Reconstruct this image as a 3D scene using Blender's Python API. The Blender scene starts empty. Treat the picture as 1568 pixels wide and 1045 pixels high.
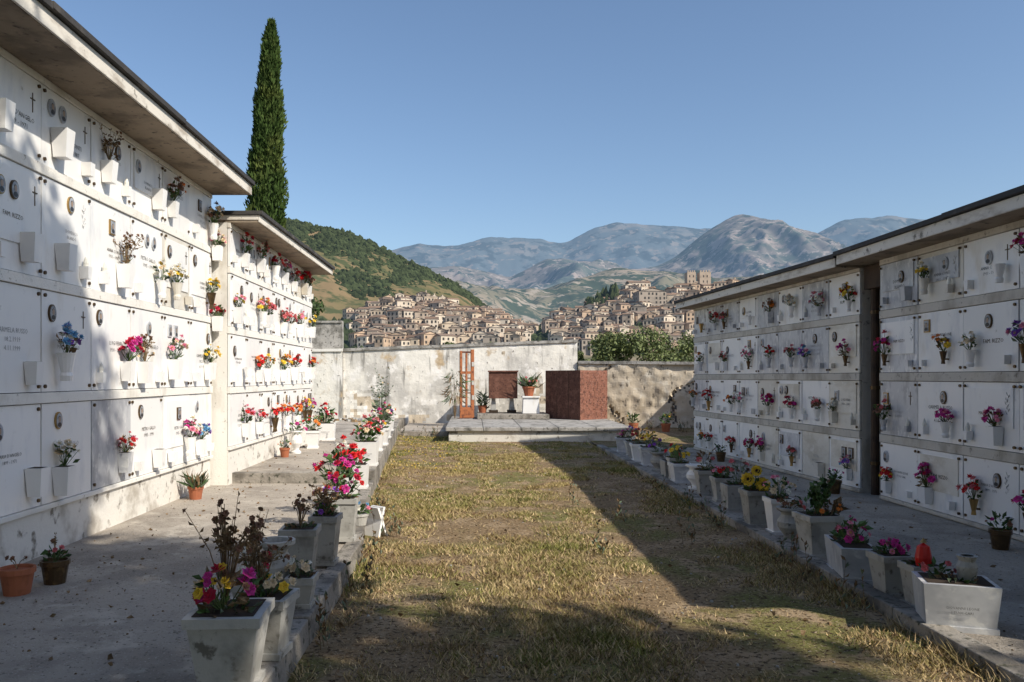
import bpy, math, random
import numpy as np
import bmesh
from mathutils import Vector, Matrix, noise
random.seed(7); np.random.seed(7)
R=random.Random(11)
scene=bpy.context.scene
scene.view_settings.view_transform='Standard'
scene.view_settings.look='None'
scene.view_settings.exposure=0

# ------------------------------------------------------------------ materials
MATS={}
def _base(name,rough=0.8,spec=0.3):
    m=bpy.data.materials.new(name); m.use_nodes=True
    nt=m.node_tree; b=nt.nodes['Principled BSDF']
    b.inputs['Roughness'].default_value=rough
    b.inputs['Specular IOR Level'].default_value=spec
    MATS[name]=m
    return m,nt,b
def _noise(nt,scale,detail=4,rough=0.62,stretch=(1,1,1),coord='Object'):
    tc=nt.nodes.new('ShaderNodeTexCoord'); mp=nt.nodes.new('ShaderNodeMapping')
    mp.inputs['Scale'].default_value=stretch
    n=nt.nodes.new('ShaderNodeTexNoise'); n.inputs['Scale'].default_value=scale
    n.inputs['Detail'].default_value=detail; n.inputs['Roughness'].default_value=rough
    nt.links.new(tc.outputs[coord],mp.inputs[0]); nt.links.new(mp.outputs[0],n.inputs['Vector'])
    return n.outputs['Fac']
def _ramp(nt,fac,a,b):
    r=nt.nodes.new('ShaderNodeMapRange'); r.inputs['From Min'].default_value=a; r.inputs['From Max'].default_value=b
    r.interpolation_type='SMOOTHSTEP'
    nt.links.new(fac,r.inputs['Value']); return r.outputs['Result']
def _mix(nt,fac,a,b,mode='MIX'):
    x=nt.nodes.new('ShaderNodeMix'); x.data_type='RGBA'; x.blend_type=mode
    if isinstance(fac,float): x.inputs[0].default_value=fac
    else: nt.links.new(fac,x.inputs[0])
    for i,v in ((6,a),(7,b)):
        if isinstance(v,tuple): x.inputs[i].default_value=(v[0],v[1],v[2],1)
        else: nt.links.new(v,x.inputs[i])
    return x.outputs[2]
def mat(name,layers,rough=0.8,bump=0.0,bscale=60,island=0.0,spec=0.3,emit=None,objrand=0.0,metal=0.0):
    m,nt,b=_base(name,rough,spec)
    b.inputs['Metallic'].default_value=metal
    col=layers[0]
    for L in layers[1:]:
        c,s,lo,hi=L[:4]; st=L[4] if len(L)>4 else (1,1,1)
        col=_mix(nt,_ramp(nt,_noise(nt,s,stretch=st),lo,hi),col,c)
    if island>0 or objrand>0:
        if island>0:
            g=nt.nodes.new('ShaderNodeNewGeometry'); src=g.outputs['Random Per Island']; amt=island
        else:
            g=nt.nodes.new('ShaderNodeObjectInfo'); src=g.outputs['Random']; amt=objrand
        r=nt.nodes.new('ShaderNodeMapRange'); r.inputs['To Min'].default_value=1-amt; r.inputs['To Max'].default_value=1+amt*0.8
        nt.links.new(src,r.inputs['Value'])
        h=nt.nodes.new('ShaderNodeHueSaturation')
        if isinstance(col,tuple): h.inputs['Color'].default_value=(*col,1)
        else: nt.links.new(col,h.inputs['Color'])
        nt.links.new(r.outputs['Result'],h.inputs['Value']); col=h.outputs['Color']
    if isinstance(col,tuple): b.inputs['Base Color'].default_value=(*col,1)
    else: nt.links.new(col,b.inputs['Base Color'])
    if bump>0:
        bp=nt.nodes.new('ShaderNodeBump'); bp.inputs['Strength'].default_value=bump; bp.inputs['Distance'].default_value=0.02
        nt.links.new(_noise(nt,bscale,4,0.7),bp.inputs['Height']); nt.links.new(bp.outputs[0],b.inputs['Normal'])
    if emit:
        b.inputs['Emission Color'].default_value=(*emit[0],1); b.inputs['Emission Strength'].default_value=emit[1]
    return m

mat('marble',[(0.86,0.85,0.83),((0.70,0.705,0.72),1.6,0.52,0.74,(1,2.5,1)),((0.72,0.67,0.59),2.6,0.58,0.76,(1,1,.4)),((0.48,0.46,0.42),11,0.65,0.8)],rough=0.35,objrand=0.05,spec=0.4)
mat('marble_grey',[(0.60,0.61,0.63),((0.42,0.43,0.46),2.2,0.44,0.64,(1,3,1.6)),((0.74,0.74,0.73),5,0.54,0.66,(1,3,1.6))],rough=0.3,objrand=0.14,spec=0.45)
mat('marble_warm',[(0.74,0.70,0.62),((0.6,0.55,0.46),2,0.46,0.66,(1,1,2)),((0.8,0.77,0.71),6,0.54,0.7)],rough=0.4,objrand=0.1,spec=0.4)
mat('marble_old',[(0.44,0.43,0.40),((0.3,0.29,0.265),5,0.46,0.66),((0.16,0.15,0.13),13,0.57,0.7)],rough=0.6,bump=0.15,bscale=40,objrand=0.18)
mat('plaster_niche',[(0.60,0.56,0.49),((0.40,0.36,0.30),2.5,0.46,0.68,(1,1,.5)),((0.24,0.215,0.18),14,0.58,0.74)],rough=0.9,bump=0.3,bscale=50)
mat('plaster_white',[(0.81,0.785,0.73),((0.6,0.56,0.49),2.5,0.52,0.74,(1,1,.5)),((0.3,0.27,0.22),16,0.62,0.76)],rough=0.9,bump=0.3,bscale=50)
mat('joint',[(0.10,0.09,0.08)],rough=0.9)
mat('plaster_base',[(0.74,0.71,0.65),((0.44,0.40,0.34),2.2,0.48,0.68),((0.22,0.195,0.16),7,0.56,0.7)],rough=0.9,bump=0.4,bscale=25)
mat('plaster_wall',[(0.83,0.795,0.72),((0.56,0.535,0.49),0.8,0.46,0.62,(1,1,.6)),((0.86,0.83,0.78),2.3,0.52,0.62),
    ((0.30,0.285,0.26),2.6,0.56,0.69,(1.8,1,.22)),((0.52,0.40,0.26),1.3,0.58,0.68),((0.22,0.2,0.18),9,0.61,0.71)],rough=0.95,bump=0.7,bscale=9)
mat('stone_wall',[(0.60,0.51,0.39),((0.42,0.35,0.26),1.0,0.45,0.62),((0.70,0.63,0.52),3,0.53,0.66),((0.17,0.145,0.115),6,0.57,0.67,(1.2,1.2,.6))],rough=0.95,bump=1.0,bscale=8)
mat('coping',[(0.42,0.4,0.37),((0.2,0.19,0.17),3,0.45,0.65),((0.10,0.095,0.085),13,0.56,0.68)],rough=0.95,bump=0.6,bscale=20)
mat('concrete',[(0.43,0.38,0.32),((0.29,0.255,0.215),1.1,0.44,0.62),((0.52,0.47,0.4),3.3,0.54,0.68),((0.13,0.12,0.105),38,0.58,0.68),((0.58,0.53,0.47),70,0.6,0.68)],rough=0.95,bump=0.7,bscale=60)
mat('kerb',[(0.34,0.31,0.27),((0.16,0.145,0.125),2.5,0.42,0.62),((0.08,0.08,0.06),16,0.54,0.66)],rough=0.95,bump=0.7,bscale=30)
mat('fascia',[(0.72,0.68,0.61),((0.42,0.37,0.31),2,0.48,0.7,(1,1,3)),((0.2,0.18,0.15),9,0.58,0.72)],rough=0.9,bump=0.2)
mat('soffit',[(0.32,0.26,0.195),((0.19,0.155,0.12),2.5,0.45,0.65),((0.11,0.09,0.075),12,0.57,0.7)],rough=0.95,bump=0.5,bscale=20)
mat('roof_dark',[(0.05,0.048,0.048),((0.11,0.10,0.09),3,0.5,0.75)],rough=0.8,bump=0.2)
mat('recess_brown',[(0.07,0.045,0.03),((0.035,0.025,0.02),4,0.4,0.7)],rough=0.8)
mat('rust',[(0.13,0.058,0.04),((0.2,0.095,0.065),7,0.45,0.65),((0.07,0.03,0.025),22,0.53,0.66)],rough=0.85,bump=0.4,bscale=50)
mat('rust_red',[(0.25,0.105,0.07),((0.15,0.065,0.05),9,0.5,0.65),((0.36,0.2,0.15),40,0.54,0.64)],rough=0.85,bump=0.5,bscale=60)
mat('rust_orange',[(0.38,0.135,0.055),((0.18,0.065,0.035),12,0.48,0.66)],rough=0.8,bump=0.3)
mat('bronze',[(0.10,0.065,0.035),((0.2,0.13,0.06),20,0.5,0.7)],rough=0.4,metal=0.6)
mat('brass',[(0.4,0.26,0.1)],rough=0.35,metal=0.7)
mat('engrave',[(0.12,0.12,0.12)],rough=0.6)
mat('engrave_light',[(0.38,0.38,0.38)],rough=0.6)
mat('photo_bg',[(0.42,0.44,0.47),((0.25,0.26,0.28),14,0.45,0.6)],rough=0.2)
mat('photo_face',[(0.34,0.25,0.19)],rough=0.3)
mat('photo_dark',[(0.04,0.04,0.045)],rough=0.3)
mat('terracotta',[(0.38,0.13,0.065),((0.28,0.1,0.05),12,0.5,0.7)],rough=0.8,bump=0.1)
mat('soil',[(0.05,0.035,0.025)],rough=1)
mat('red_plastic',[(0.6,0.02,0.015)],rough=0.3)
mat('stem',[(0.08,0.12,0.04)],rough=0.8)
mat('dry',[(0.18,0.115,0.06),((0.28,0.2,0.11),30,0.5,0.6)],rough=0.9,island=0.4)
mat('leaf',[(0.07,0.13,0.04)],rough=0.6,island=0.5)
mat('leaf_grey',[(0.14,0.18,0.12)],rough=0.6,island=0.4)
FC={'red':(0.62,0.02,0.022),'crimson':(0.46,0.015,0.05),'pink':(0.78,0.27,0.38),'magenta':(0.58,0.045,0.28),'purple':(0.26,0.08,0.46),
 'yellow':(0.82,0.58,0.06),'white':(0.8,0.78,0.7),'orange':(0.75,0.25,0.05),'blue':(0.15,0.35,0.55),'brown':(0.25,0.13,0.08),'cream':(0.74,0.6,0.4),'rose':(0.64,0.16,0.17)}
for k,v in FC.items(): mat('f_'+k,[v],rough=0.7,island=0.3)
mat('grass_green',[(0.20,0.205,0.06),((0.37,0.30,0.125),0.55,0.42,0.6),((0.46,0.36,0.19),2.5,0.5,0.66)],rough=0.8,island=0.45,spec=0.1)
mat('grass_straw',[(0.56,0.43,0.24),((0.35,0.25,0.14),1.1,0.45,0.62)],rough=0.85,island=0.45,spec=0.1)
mat('lawn_soil',[(0.27,0.19,0.11),((0.19,0.18,0.065),0.7,0.45,0.6),((0.38,0.28,0.175),2.6,0.5,0.62),((0.085,0.058,0.036),28,0.51,0.63),((0.46,0.37,0.25),55,0.57,0.67)],rough=1,bump=1.0,bscale=45,spec=0.05)
mat('field',[(0.14,0.14,0.06),((0.22,0.18,0.09),0.02,0.45,0.6),((0.06,0.09,0.03),0.2,0.5,0.65)],rough=1,spec=0.05)
mat('cypress_leaf',[(0.05,0.085,0.022),((0.10,0.13,0.035),0.9,0.45,0.62)],rough=0.8,island=0.5,spec=0.1)
mat('tree_leaf',[(0.05,0.085,0.025)],rough=0.7,island=0.5)
mat('olive_leaf',[(0.15,0.18,0.07)],rough=0.7,island=0.5)
mat('bark',[(0.09,0.07,0.05),((0.04,0.03,0.025),12,0.45,0.65)],rough=0.95,bump=0.6,bscale=20)
HAZE_EMIT=(0.27,0.43,0.66)  # distance haze painted as constant blue emission; far mountains' base colour bluish too
mat('hill_green',[(0.14,0.12,0.055),((0.21,0.15,0.08),0.012,0.45,0.6),((0.07,0.08,0.035),0.05,0.48,0.6)],rough=1,spec=0,emit=(HAZE_EMIT,0.05))
mat('hill_trees',[(0.046,0.058,0.026)],rough=1,island=0.45,spec=0,emit=(HAZE_EMIT,0.04))
mat('village_ground',[(0.22,0.18,0.12),((0.08,0.09,0.04),0.03,0.45,0.6)],rough=1,spec=0,emit=(HAZE_EMIT,0.045))
mat('mount_near',[(0.15,0.135,0.09),((0.26,0.21,0.155),0.003,0.48,0.58),((0.05,0.065,0.04),0.009,0.49,0.55),((0.045,0.06,0.04),0.035,0.52,0.58),((0.27,0.23,0.18),0.02,0.57,0.62)],rough=1,spec=0,emit=(HAZE_EMIT,0.17))
mat('mount_mid',[(0.135,0.12,0.105),((0.07,0.085,0.07),0.0018,0.46,0.55),((0.22,0.18,0.155),0.004,0.51,0.59),((0.05,0.062,0.055),0.011,0.52,0.58),((0.24,0.205,0.18),0.018,0.57,0.63)],rough=1,spec=0,emit=(HAZE_EMIT,0.28))
mat('mount_far',[(0.07,0.085,0.09),((0.11,0.11,0.105),0.0012,0.5,0.6),((0.04,0.052,0.055),0.004,0.5,0.58),((0.13,0.12,0.11),0.009,0.55,0.61)],rough=1,spec=0,emit=(HAZE_EMIT,0.38))
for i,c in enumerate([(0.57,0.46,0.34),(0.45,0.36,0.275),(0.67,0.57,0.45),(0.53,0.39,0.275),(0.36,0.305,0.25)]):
    mat('house_%d'%i,[c,(tuple(x*0.72 for x in c),0.25,0.45,0.7)],rough=1,spec=0,emit=(HAZE_EMIT,0.04))
mat('house_roof',[(0.25,0.165,0.115),((0.19,0.145,0.115),0.1,0.45,0.6)],rough=1,island=0.3,spec=0,emit=(HAZE_EMIT,0.04))
mat('house_window',[(0.04,0.036,0.032)],rough=0.6,emit=(HAZE_EMIT,0.02))

# ------------------------------------------------------------------ mesh builder
class MB:
    def __init__(s): s.v=[];s.f=[];s.m=[];s.mats=[];s.M=Matrix.Identity(4)
    def mi(s,n):
        if n not in s.mats: s.mats.append(n)
        return s.mats.index(n)
    def add(s,vs,fs,m):
        b=len(s.v); M=s.M
        s.v.extend([tuple(M@Vector(p)) for p in vs])
        if isinstance(m,list): ks=[s.mi(q) for q in m]
        else: ks=[s.mi(m)]*len(fs)
        for f,k in zip(fs,ks): s.f.append(tuple(b+i for i in f)); s.m.append(k)
    def frustum(s,c,b,t,h,m,rot=0.0):
        vs=[]
        for (wx,wy),z in ((b,0),(t,h)):
            for sx,sy in ((-1,-1),(1,-1),(1,1),(-1,1)):
                x=sx*wx/2;y=sy*wy/2
                vs.append((c[0]+x*math.cos(rot)-y*math.sin(rot),c[1]+x*math.sin(rot)+y*math.cos(rot),c[2]+z))
        s.add(vs,[(3,2,1,0),(4,5,6,7),(0,1,5,4),(1,2,6,5),(2,3,7,6),(3,0,4,7)],m)
    def box(s,a,b,m):
        s.frustum(((a[0]+b[0])/2,(a[1]+b[1])/2,a[2]),(b[0]-a[0],b[1]-a[1]),(b[0]-a[0],b[1]-a[1]),b[2]-a[2],m)
    def lathe(s,prof,c,m,seg=14,sx=1,sy=1):
        vs=[];fs=[]
        for r,z in prof:
            for i in range(seg):
                a=2*math.pi*i/seg; vs.append((c[0]+r*sx*math.cos(a),c[1]+r*sy*math.sin(a),c[2]+z))
        for j in range(len(prof)-1):
            for i in range(seg):
                k=(i+1)%seg; fs.append((j*seg+i,j*seg+k,(j+1)*seg+k,(j+1)*seg+i))
        s.add(vs,fs,m)
    def disc_y(s,c,rx,rz,y,m,seg=16,th=0.0):
        vs=[(c[0]+rx*math.cos(2*math.pi*i/seg),y,c[1]+rz*math.sin(2*math.pi*i/seg)) for i in range(seg)]
        fs=[tuple(range(seg))]
        if th>0:
            vs+= [(p[0],y+th,p[2]) for p in vs]
            fs+= [(i,i+seg,(i+1)%seg+seg,(i+1)%seg) for i in range(seg)]
        s.add(vs,fs,m)
    def tube(s,p0,p1,r0,r1,m,seg=5):
        p0=Vector(p0);p1=Vector(p1); d=(p1-p0)
        if d.length<1e-6: return
        d.normalize(); a=d.orthogonal().normalized(); b=d.cross(a)
        vs=[]
        for p,r in ((p0,r0),(p1,r1)):
            for i in range(seg):
                t=2*math.pi*i/seg; vs.append(tuple(p+(a*math.cos(t)+b*math.sin(t))*r))
        fs=[(i,(i+1)%seg,(i+1)%seg+seg,i+seg) for i in range(seg)]
        s.add(vs,fs,m)
    def flower(s,c,d,r,m,centre=None,k=6):
        c=Vector(c); d=Vector(d).normalized(); a=d.orthogonal().normalized(); b=d.cross(a)
        ph=R.random()*6
        for ring,(rr,up,ti) in enumerate(((1.0,0.0,0.15),(0.72,0.12,0.45),(0.4,0.25,0.7))):
            for i in range(k-ring):
                t=ph+ring*0.5+2*math.pi*i/(k-ring)
                def P(t,q,u): return tuple(c+(a*math.cos(t)+b*math.sin(t))*r*q+d*r*u)
                w=0.62
                s.add([P(t,0.05,up*0.5),P(t-w,rr*0.75,up+ti*0.5),P(t,rr,up+ti*R.uniform(.6,1.1)),P(t+w,rr*0.75,up+ti*0.5)],[(0,1,2,3)],m)
        if centre:
            for i in range(3):
                t=ph+i*2.1
                s.add([tuple(c+d*r*0.3+(a*math.cos(t+q)+b*math.sin(t+q))*r*0.3) for q in (0,1.5,3,4.6)],[(0,1,2,3)],centre)
    def leaf(s,c,d,l,m,wr=0.24):
        c=Vector(c); d=Vector(d).normalized(); side=d.cross(Vector((R.uniform(-1,1),R.uniform(-1,1),R.uniform(-.3,1)))).normalized()*l*wr
        n=d.cross(side).normalized()*l*0.12
        s.add([tuple(c),tuple(c+d*l*0.5+side+n),tuple(c+d*l-n),tuple(c+d*l*0.5-side+n)],[(0,1,2,3)],m)
    def bouquet(s,b,spread,h,cols,n=9,r=0.032,leaf='leaf',nl=22,front=0.0):
        b=Vector(b)
        for i in range(n):
            a=R.uniform(0,2*math.pi); q=math.sqrt(R.random())
            p=b+Vector((math.cos(a)*spread*q, math.sin(a)*spread*q*0.75-front*spread, h*(1-0.5*q*q)*R.uniform(.65,1.15)))
            s.tube(b,p,0.003,0.002,'stem',3)
            d=(p-b); d.z*=0.8; d+=Vector((R.uniform(-.05,.05),-0.06+R.uniform(-.05,.05),0))
            c=R.choice(cols)
            s.flower(p,d,r*R.uniform(.6,1.3),'f_'+c,centre='f_yellow' if (c in('white','pink','purple') and R.random()<.5) else None)
        for i in range(int(nl*1.5)):
            a=R.uniform(0,2*math.pi)
            d=Vector((math.cos(a),math.sin(a)*.8-front,R.uniform(-.4,1.3)))
            p=b+Vector((math.cos(a)*spread*.6*R.random(),math.sin(a)*spread*.5*R.random(),h*R.uniform(.1,.8)))
            s.leaf(p,d,spread*R.uniform(.28,.6),leaf)
    def dried(s,b,spread,h,n=10,m='dry',fl='f_brown'):
        b=Vector(b)
        for i in range(n):
            a=R.uniform(0,6.28);q=R.random()
            mid=b+Vector((math.cos(a)*spread*q*.4,math.sin(a)*spread*q*.4,h*.55))
            p=b+Vector((math.cos(a)*spread*q,math.sin(a)*spread*q,h*R.uniform(.6,1.1)))
            s.tube(b,mid,.003,.0025,m,3); s.tube(mid,p,.0025,.0015,m,3)
            for j in range(7): s.leaf(mid.lerp(p,R.random()),(R.uniform(-1,1),R.uniform(-1,1),R.uniform(-.6,1)),spread*.2,m)
            if R.random()<.6: s.flower(p,(math.cos(a),math.sin(a),.6),.018,fl)
    def obj(s,name,smooth=False,bevel=0):
        me=bpy.data.meshes.new(name); me.from_pydata(s.v,[],s.f)
        for n in s.mats: me.materials.append(MATS[n])
        me.polygons.foreach_set('material_index',s.m)
        if smooth: me.polygons.foreach_set('use_smooth',[True]*len(s.f))
        me.update()
        o=bpy.data.objects.new(name,me); scene.collection.objects.link(o)
        if bevel:
            md=o.modifiers.new('bev','BEVEL'); md.width=bevel; md.segments=2; md.limit_method='ANGLE'
        return o
def parent(name,kids):
    e=bpy.data.objects.new(name,None); scene.collection.objects.link(e)
    for k in kids: k.parent=e
    return e
def fast(name,V,k,mats,mi=None):
    n=V.shape[0]; me=bpy.data.meshes.new(name)
    me.vertices.add(n*k); me.vertices.foreach_set('co',V.reshape(-1).astype(np.float32))
    me.loops.add(n*k); me.loops.foreach_set('vertex_index',np.arange(n*k,dtype=np.int32))
    me.polygons.add(n); me.polygons.foreach_set('loop_start',np.arange(0,n*k,k,dtype=np.int32))
    try: me.polygons.foreach_set('loop_total',np.full(n,k,dtype=np.int32))
    except Exception: pass
    for m in mats: me.materials.append(MATS[m])
    if mi is not None: me.polygons.foreach_set('material_index',mi.astype(np.int32))
    me.update(calc_edges=True); me.validate()
    o=bpy.data.objects.new(name,me); scene.collection.objects.link(o)
    return o

# ------------------------------------------------------------------ text meshes
TXT=[]
NAMES=["ANNA CONTI\n1911 - 1987","ROSA\nMORELLI\n* 1.3.1924","PIETRO GALLO\n1905 - 1990","DOMENICO\nBLANDO","LUIGI FERRI\n1930 - 2001","CARMELA RUSSO\n18.2.1919\n4.11.1999","GIOVANNI LEONE\nI TUOI CARI","MARIA D'ANGELO\n1899 - 1971","FAM. RIZZO"]
for i,nm in enumerate(NAMES):
    cu=bpy.data.curves.new('t','FONT'); cu.body=nm; cu.size=1.0; cu.align_x='CENTER'; cu.resolution_u=1
    cu.space_line=1.25
    o=bpy.data.objects.new('t',cu); scene.collection.objects.link(o)
    bpy.context.view_layer.update()
    dg=bpy.context.evaluated_depsgraph_get(); me=bpy.data.meshes.new_from_object(o.evaluated_get(dg))
    TXT.append(([tuple(v.co) for v in me.vertices],[tuple(p.vertices) for p in me.polygons]))
    bpy.data.objects.remove(o); bpy.data.meshes.remove(me)

# ------------------------------------------------------------------ niche buildings
PAL=[['red','rose'],['red','yellow'],['pink','white'],['yellow','white'],['magenta','pink'],['orange','yellow'],['crimson','red'],['purple','pink','blue'],['white','cream'],['brown','orange'],['crimson','magenta'],['rose','brown']]
def wall_vase(mb,x,z,w,kind,mm='marble'):
    if kind=='box':
        mb.frustum((x,-0.03-w*.5,z),(w*.8,w*.75),(w,w),w*1.7,mm); mb.box((x-w*.42,-0.03-w*.9,z+w*1.702),(x+w*.42,-0.03-w*.1,z+w*1.71),'soil')
        return (x,-0.03-w*.5,z+w*1.6)
    if kind=='cup':
        mb.lathe([(0.01,0),(w*.32,0.0),(w*.38,w*.3),(w*.3,w*.5),(w*.5,w*1.5),(w*.55,w*1.65),(w*.42,w*1.62),(w*.35,w*1.2)],(x,-0.05-w*.5,z),mm,12)
        return (x,-0.05-w*.5,z+w*1.4)
    mb.lathe([(0.005,0),(w*.25,0.0),(w*.2,w*.4),(w*.38,w*1.3),(w*.45,w*1.6),(w*.3,w*1.55)],(x,-0.05-w*.4,z),'bronze' if kind=='bronze' else 'brass',10)
    mb.box((x-.01,-.06,z+w*.5),(x+.01,-.03,z+w*.7),'bronze')
    return (x,-0.05-w*.4,z+w*1.4)
def portrait(s,px,pz,t,oval=True):
    fr=R.choice(['bronze','marble_grey','brass','bronze'])
    if oval:
        s.disc_y((px,pz),.05,.066,-t-.014,fr,18,.013); s.disc_y((px,pz),.042,.057,-t-.0165,'photo_bg',18)
    else:
        s.box((px-.05,-t-.014,pz-.065),(px+.05,-t-.001,pz+.065),fr); s.box((px-.04,-t-.0165,pz-.055),(px+.04,-t-.0145,pz+.055),'photo_bg')
    s.disc_y((px,pz+.008),.017,.023,-t-.019,'photo_face',12)
    s.disc_y((px,pz+.022),.018,.013,-t-.0175,'photo_dark',12)
    s.disc_y((px,pz-.032),.027,.018,-t-.018,'photo_dark',12)
def niche_building(origin,ang,ncol,w,rows,soff,over,flow,side,depth=2.4,roof_ext=(0.05,0.05),p_fl=0.55,th=0.12):
    M=Matrix.Translation(Vector(origin))@Matrix.Rotation(ang,4,'Z'); L=ncol*w; kids=[]
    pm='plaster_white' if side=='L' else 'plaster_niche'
    mb=MB(); mb.M=M
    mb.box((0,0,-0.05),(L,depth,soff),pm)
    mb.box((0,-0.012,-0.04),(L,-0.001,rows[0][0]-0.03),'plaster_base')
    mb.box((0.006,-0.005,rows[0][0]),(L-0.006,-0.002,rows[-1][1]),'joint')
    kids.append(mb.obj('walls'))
    mb=MB(); mb.M=M
    for i,(a,b) in enumerate(rows):
        lo=rows[i-1][1] if i else a-0.05
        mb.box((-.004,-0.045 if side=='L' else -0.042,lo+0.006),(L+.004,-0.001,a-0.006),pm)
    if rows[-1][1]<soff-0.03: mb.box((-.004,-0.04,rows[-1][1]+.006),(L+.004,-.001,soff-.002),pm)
    kids.append(mb.obj('bands',bevel=0.004))
    mb=MB(); mb.M=M
    a,b=-roof_ext[0],L+roof_ext[1]
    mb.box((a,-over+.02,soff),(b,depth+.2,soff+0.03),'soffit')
    mb.box((a-.01,-over,soff+.004),(b+.01,-over+.019,soff+th),'fascia')
    mb.box((a-.01,-over+.02,soff+.032),(b+.01,depth+.2,soff+th-.002),'fascia')
    n=max(2,int((b-a)/1.9)); 
    for i in range(n):
        x0=a+(b-a)*i/n; x1=a+(b-a)*(i+1)/n
        mb.box((x0-.015 if i else x0-.03,-over-.035-.006*(i%2),soff+th+.002+.006*(i%2)),(x1 if i<n-1 else x1+.03,depth+.25,soff+th+.05+.006*(i%2)),'roof_dark')
    kids.append(mb.obj('roof',bevel=0.003))
    for c in range(ncol):
        for r,(za,zb) in enumerate(rows):
            s=MB(); s.M=M
            x0=c*w+.006; x1=(c+1)*w-.006; a=za; b=zb; cx=(x0+x1)/2; H=b-a
            t=0.03+R.uniform(-.005,.005)
            q_=R.random(); sm='marble' if q_<(.9 if side=='L' else .62) else ('marble_grey' if q_<(.94 if side=='L' else .88) else 'marble_warm')
            s.box((x0,-t,a),(x1,-0.006,b),sm)
            if R.random()<.22:
                s.box((x0+.06,-t-.012,a+.2),(x1-.06,-t-.0005,b-.05),R.choice(['marble_grey','marble_warm','marble'] if side=='R' else ['marble'])); t+=.012
            if R.random()<.85:
                for bx,bz in ((x0+.035,a+.04),(x1-.035,a+.04),(x0+.035,b-.035),(x1-.035,b-.035)):
                    s.disc_y((bx,bz),.014,.014,-t-.014,'bronze',8,.016)
            kind=R.choice(['box','box','box','box','cup','bronze']) if side=='L' else R.choice(['box','cup','cup','box','bronze','brass'])
            vx=x1-R.uniform(.14,.24) if R.random()<.72 else x0+R.uniform(.14,.24)
            lx=x0+R.uniform(.1,.17) if vx>cx else x1-R.uniform(.1,.17)
            vw=R.uniform(.095,.13) if side=='L' else R.uniform(.075,.105)
            top=wall_vase(s,vx,a+R.uniform(.04,.09),vw,kind,sm)
            if R.random()<.75:
                lw=vw*.62
                s.frustum((lx,-t-lw*.5,a+.06),(lw*.8,lw*.9),(lw,lw),lw*1.35,sm)
                if R.random()<.4: s.lathe([(.018,0),(.022,.03),(.012,.065),(0.001,.085)],(lx,-t-lw*.5,a+.06+lw*1.35),'f_white',8)
            lay=R.random(); px=x0+R.choice([.13,.17,.22]) if lay<.7 else cx+R.uniform(-.03,.12); pz=b-R.uniform(.13,.2)
            oval=R.random()<.75
            if R.random()<.82: portrait(s,px,pz,t,oval)
            if R.random()<.25: portrait(s,px+.16,pz,t,oval)
            tv,tf=R.choice(TXT); sc=R.uniform(.034,.054); tx=cx+R.uniform(-.02,.08); tz=a+H*R.uniform(.42,.6)
            em=R.choice(['engrave','engrave','engrave_light','bronze'])
            s.add([(tx+v[0]*sc,-t-.0022,tz+v[1]*sc) for v in tv],tf,em)
            k_=R.random()
            ox=x1-R.uniform(.09,.15)
            if k_<.22:
                oz=b-.18; s.box((ox-.004,-t-.004,oz-.07),(ox+.004,-t-.0005,oz+.07),'bronze'); s.box((ox-.03,-t-.0055,oz+.02),(ox+.03,-t-.0008,oz+.028),'bronze')
            elif k_<.5:
                oz=b-.28
                for q in range(9):
                    s.leaf((ox+.012*math.sin(q),-t-.003,oz+q*.02),(.5*(1 if q%2 else -1),0,.8),.045,'engrave_light',.12)
            kids.append(s.obj('grave_slab'))
            key=(r,c)
            cols=flow.get(key,'?') if flow is not None else '?'
            if cols=='?': cols=R.choice(PAL) if R.random()<p_fl else None
            if cols:
                fb=MB(); fb.M=M
                if cols=='dry': fb.dried(top,.15,.27,18); fb.bouquet(top,.09,.16,['brown','cream'],n=5,r=.02,nl=8,leaf='dry')
                else:
                    big=R.uniform(1.15,1.6) if side=='L' else R.uniform(1.0,1.45)
                    fb.bouquet(top,.085*big,.16*big,cols,n=R.randint(11,20),r=.027*big**.8,leaf=R.choice(['leaf','leaf','leaf_grey','dry']),nl=R.randint(12,22),front=.2)
                fb.obj('flower_bouquet')
    return parent('burial_niche_building',kids)

pi=math.pi
rowsL=[(0.51,1.25),(1.34,2.09),(2.18,2.93),(3.02,3.60)]
fl1={(0,3):None,(0,4):['white','cream'],(0,5):['pink','red'],(0,6):None,(0,7):['magenta','pink','white'],(0,8):['purple','blue'],
 (1,3):None,(1,4):['purple','blue','white'],(1,5):['crimson','magenta'],(1,6):'dry',(1,7):['pink','cream'],(1,8):['white','yellow'],
 (2,3):None,(2,4):None,(2,5):'dry',(2,6):['yellow','white','cream'],(2,7):['yellow','white'],(2,8):['yellow'],
 (3,3):None,(3,4):None,(3,5):'dry',(3,6):None,(3,7):['brown','orange'],(3,8):['brown','cream']}
niche_building((-3.2,2.8,0),pi/2,9,0.76,rowsL,3.66,0.5,fl1,'L')
rowsL2=[(0.60,1.24),(1.33,1.97),(2.07,2.71),(2.80,3.26)]
fl2={}
for c in range(7):
    fl2[(3,c)]=R.choice([['red','crimson'],['red','rose'],['magenta','rose'],['rose','brown']])
    fl2[(2,c)]=R.choice([['red','white'],['white','yellow'],['yellow','pink'],['rose'],['red']])
    fl2[(1,c)]=R.choice([['yellow','orange'],['red','orange'],['white','magenta'],['red'],None])
    fl2[(0,c)]=R.choice([['red','pink'],['pink','yellow'],['magenta','yellow'],['orange','red']])
niche_building((-3.0,9.70,0),pi/2,7,0.70,rowsL2,3.33,0.4,fl2,'L',roof_ext=(0.0,0.1),th=.09)
rowsR=[(0.10,0.70),(0.80,1.40),(1.50,2.11),(2.21,2.72)]
niche_building((4.7,9.14,0),-pi/2,8,0.775,rowsR,2.79,0.35,None,'R',roof_ext=(0.40,0.05),p_fl=.86,th=.11)
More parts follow.
